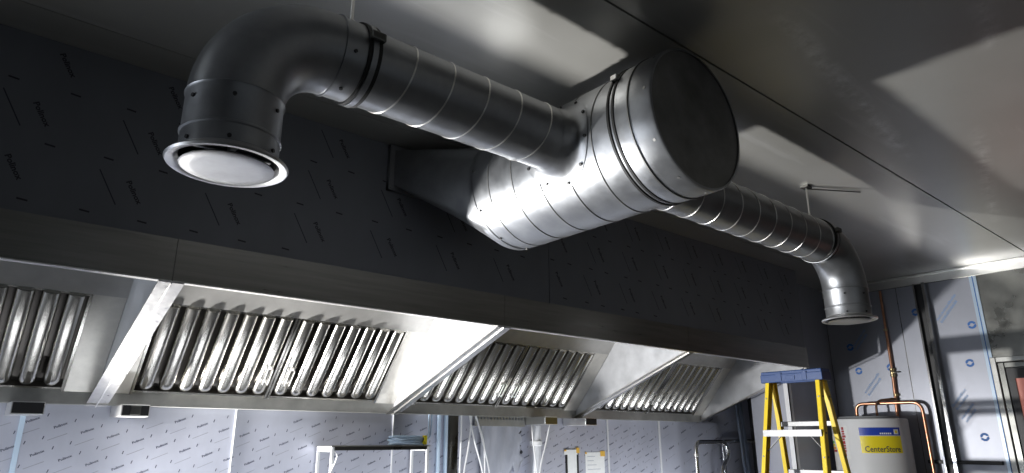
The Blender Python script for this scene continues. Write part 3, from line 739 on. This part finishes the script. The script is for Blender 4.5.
# conduits
for x, lab in ((2.432, 'pale blue grey conduit on the wall, nearest the tube coil'), (2.486, 'pale blue grey conduit on the wall, nearest the hanging white cables')):
    t = thing('wall_conduit', (x, 3.58, .9), lab, 'conduit', 'wall conduits right of the rack')
    MB().tube([(x, 3.578, .9), (x, 3.578, 1.747)], .0125, 12).build('conduit_tube', M['blue_trim'], t, 50)
    MB().box(x-.02, x+.02, 3.565, 3.597, 1.30, 1.318, .002).build('saddle_clip', M['lip'], t, 0)
MB_ = MB().box(2.515, 2.585, 3.585, 3.598, .9, 1.747); tag(MB_.build('shade_strip', M['dark_steel'], None, 0), 'dark upright strip standing in for shade between the conduits and the hanging white cables', 'shading')  # dark strip put in where shade falls beside the conduits
# hanging cables
cab = [([(2.575, 3.54, 1.747), (2.572, 3.535, 1.60), (2.556, 3.53, 1.2)], 'straight white cable, leftmost of those hanging below the gutter'),
       ([(2.640, 3.54, 1.747), (2.655, 3.52, 1.62), (2.740, 3.53, 1.42), (2.79, 3.53, 1.2)], 'white cable crossing to the right just right of the straight leftmost cable'),
       ([(2.662, 3.55, 1.747), (2.648, 3.55, 1.58), (2.600, 3.54, 1.40), (2.580, 3.54, 1.2)], 'white cable crossing to the left behind its neighbours below the gutter'),
       ([(2.692, 3.54, 1.747), (2.735, 3.52, 1.58), (2.80, 3.53, 1.40), (2.82, 3.53, 1.2)], 'white cable slanting right beside the perforated tray'),
       ([(2.700, 3.56, 1.747), (2.775, 3.56, 1.60), (2.785, 3.56, 1.40), (2.76, 3.55, 1.2)], 'thin white cable bowing out farthest right before the grey sheet'),
       ([(3.09, 3.45, 1.696), (3.10, 3.45, 1.58), (3.13, 3.45, 1.42), (3.14, 3.45, 1.2)], 'white cable hanging from the olive fronted tray over the wrapped pipe'),
       ([(3.235, 3.43, 1.70), (3.20, 3.43, 1.58), (3.13, 3.42, 1.42), (3.10, 3.42, 1.2)], 'white cable slanting left in front of the wrapped pipe')]
for pts, lab in cab:
    tag(MB().tube(bend_path(pts, .15, 8), .0052, 8).build('hanging_cable', M['white_cable'], None, 50, loc=pts[0]), lab, 'cable', 'white cables hanging below the hood')
# perforated cable tray and polythene
pt = thing('cable_tray', (2.93, 3.58, 1.70), 'perforated cable tray on the wall under the gutter behind the white cables', 'tray')
m = MB().box(2.70, 3.125, 3.560, 3.564, 1.690, 1.728).box(2.70, 3.125, 3.560, 3.597, 1.686, 1.690)
for k in range(16): m.box(2.703+k*.0268, 2.716+k*.0268, 3.560, 3.564, 1.728, 1.744)
m.box(2.70, 3.125, 3.560, 3.564, 1.744, 1.747); m.build('tray_side', M['bracket'], pt, 0)
ps = MB(); zs = []
NX, NZ = 14, 10; grid = []
for i in range(NX+1):
    col = []
    for j in range(NZ+1):
        x = 2.76+.34*i/NX; zb = 1.42-.12*(1-i/NX)+.03*math.sin(i*1.9)+.02*math.sin(i*4.7)
        z = 1.689-(1.689-zb)*j/NZ; xx = x+(.014*math.sin(j*2.3)+.010*math.sin(j*5.1))*(1 if i == NX else i/NX*.6)
        col.append(ps.bm.verts.new((xx, 3.572+.006*math.sin(i*1.3+j*.4), z)))
    grid.append(col)
for i in range(NX):
    for j in range(NZ): ps.face((grid[i][j], grid[i+1][j], grid[i+1][j+1], grid[i][j+1]))
sheet = ps.build('polythene_sheet', M['poly'], None, 60)
tag(sheet, 'grey sheet with ragged edge hanging under the perforated cable tray', 'sheet')
# dark torn hole edge right of the sheet
th = MB()
for (x, z, s_) in ((3.108, 1.655, .018), (3.115, 1.60, .012), (3.095, 1.55, .03), (3.08, 1.525, .028), (3.045, 1.49, .03), (3.01, 1.475, .02), (3.12, 1.52, .016)):
    pts = [(x+s_*random.uniform(.6, 1.1)*math.cos(t), 3.5952, z+s_*random.uniform(.6, 1.1)*math.sin(t)) for t in [2*PI*k/9 for k in range(9)]]
    th.poly(pts)
th.build('torn_patch', M['print_dark'], back_film, 0)
# white wrapped pipe
wp = thing('wrapped_pipe', (3.205, 3.52, 0), 'white plastic wrapped upright pipe below the olive fronted grease tray', 'pipe')
MB().tube([(3.185, 3.53, 0), (3.19, 3.53, 1.0), (3.205, 3.53, 1.60), (3.215, 3.535, 1.690)], [.034, .034, .031, .027], 20).build('pipe', M['wrap'], wp, 50)
MB().lathe([(.033, 1.56), (.042, 1.565), (.043, 1.59), (.033, 1.595)], 'z', (3.20, 3.53, 0), 20).build('tape_band', M['white_cable'], wp, 40)
# papers
pa = thing('taped_sheet', (3.60, 3.59, 1.36), 'white notice in a dark border with yellow tape, left of the other sheet', 'paper', 'papers taped to the film wall')
MB().box(3.540, 3.672, 3.5925, 3.596, 1.20, 1.520).build('notice', M['black'], pa, 0)
MB().box(3.558, 3.650, 3.5905, 3.5924, 1.205, 1.498).build('notice_sheet', M['paper'], pa, 0)
MB().box(3.522, 3.658, 3.5885, 3.5904, 1.498, 1.532).build('header_sheet', M['paper'], pa, 0)
MB().box(3.645, 3.678, 3.5870, 3.5884, 1.508, 1.545).box(3.522, 3.545, 3.587, 3.5884, 1.522, 1.532).build('tape', M['tape'], pa, 0)
pb_ = thing('taped_sheet', (3.84, 3.59, 1.36), 'white printed paper sheet with yellow tape corner, right of the bordered notice', 'paper', 'papers taped to the film wall')
MB().box(3.745, 3.950, 3.594, 3.596, 1.20, 1.512).build('sheet', M['paper'], pb_, 0)
m = MB()
for k in range(9):
    z = 1.485-.03*k; m.box(3.765, 3.765+random.uniform(.06, .15), 3.5932, 3.5939, z-.004, z)
m.build('print_lines', M['ink_grey'], pb_, 0)
MB().box(3.905, 3.955, 3.592, 3.5931, 1.482, 1.520).box(3.742, 3.758, 3.592, 3.5931, 1.500, 1.514).build('tape', M['tape'], pb_, 0)
# bent steel pipes near the corner
sp1 = thing('bent_steel_pipe', (4.95, 3.45, 0), 'bent stainless pipe looping up and over below the right end of the hood', 'pipe', 'steel pipes below the hood end')
MB().tube(bend_path([(4.925, 3.47, 0), (4.940, 3.47, 1.583), (5.375, 3.47, 1.583), (5.420, 3.47, 1.465), (5.290, 3.47, 1.37), (5.285, 3.47, 0)], .075, 8), .0185, 16).build('pipe', M['polish'], sp1, 50)
for x, z in ((4.939, 1.48), (5.405, 1.505)): MB().lathe([(.0185, z-.012), (.0225, z-.010), (.0225, z+.010), (.0185, z+.012)], 'z', (x, 3.47, 0), 18).build('coupling', M['lip'], sp1, 30)
sp2 = thing('steel_pipe', (5.6, 3.52, 1.58), 'short level stainless pipe running right from behind the bent pipe', 'pipe', 'steel pipes below the hood end')
MB().tube(bend_path([(5.47, 3.555, 0), (5.47, 3.555, 1.588), (5.80, 3.555, 1.59), (6.012, 3.555, 1.59)], .05, 8), .016, 14).build('pipe', M['polish'], sp2, 50)
# leaning blue-grey lengths
for (xa, xb, lab) in ((5.50, 5.78, 'dark blue grey plastic length leaning in the corner, left one'), (5.57, 5.84, 'dark blue grey plastic length leaning in the corner, right one')):
    t = tag(MB().bar((xa, 3.30, 0.0), (xb, 3.585, 2.15), .035, .020, (1, 0, 0), .003).build('plastic_length', M['post_blue'], None, 0), lab, 'plastic length', 'plastic lengths leaning in the corner')

# ------------------------------------------------------------------ light
# a work lamp on the cooking side, under the hood near the back wall
la = bpy.data.lights.new('work_lamp', 'SPOT'); la.energy = 700; la.color = (1., .985, .96)
la.shadow_soft_size = .05; la.spot_size = R_(106); la.spot_blend = 1.
lo = bpy.data.objects.new('work_lamp', la); COL.objects.link(lo); lo.location = (.45, 3.51, 1.30)
lo.rotation_euler = Vector((.72, -.62, .30)).to_track_quat('-Z', 'Y').to_euler()
# a long low fill light, unseen, added to brighten the wall under the hood
wl = bpy.data.lights.new('added_wall_fill', 'AREA'); wl.shape = 'RECTANGLE'; wl.size = 5.9; wl.size_y = .08; wl.energy = 28; wl.color = (.92, .95, 1.); wl.spread = 2.0
wo = bpy.data.objects.new('added_wall_fill', wl); COL.objects.link(wo); wo.location = (2.2, 2.95, .75)
wo.rotation_euler = Vector((0, .90, .42)).to_track_quat('-Z', 'Y').to_euler()
# fill light at an added unseen window, left end of the cooking side
dl = bpy.data.lights.new('added_window_fill', 'AREA'); dl.shape = 'RECTANGLE'; dl.size = .84; dl.size_y = 1.0; dl.energy = 48; dl.color = (.86, .92, 1.)
do = bpy.data.objects.new('added_window_fill', dl); COL.objects.link(do); do.location = (-2.93, 3.06, 1.25)
do.rotation_euler = Vector((1, 0, 0)).to_track_quat('-Z', 'Z').to_euler()
# weak sky fill through the opening added behind the camera
w = bpy.data.worlds.new('world'); sc.world = w; w.use_nodes = True
w.node_tree.nodes['Background'].inputs['Color'].default_value = (.80, .90, 1., 1); w.node_tree.nodes['Background'].inputs['Strength'].default_value = .17

sc.view_settings.view_transform = 'Standard'; sc.view_settings.look = 'None'; sc.view_settings.gamma = 1; sc.view_settings.use_curve_mapping = False
sc.view_settings.exposure = 0
sc.cycles.use_denoising = True
sc.cycles.max_bounces = 10; sc.cycles.diffuse_bounces = 5; sc.cycles.glossy_bounces = 6
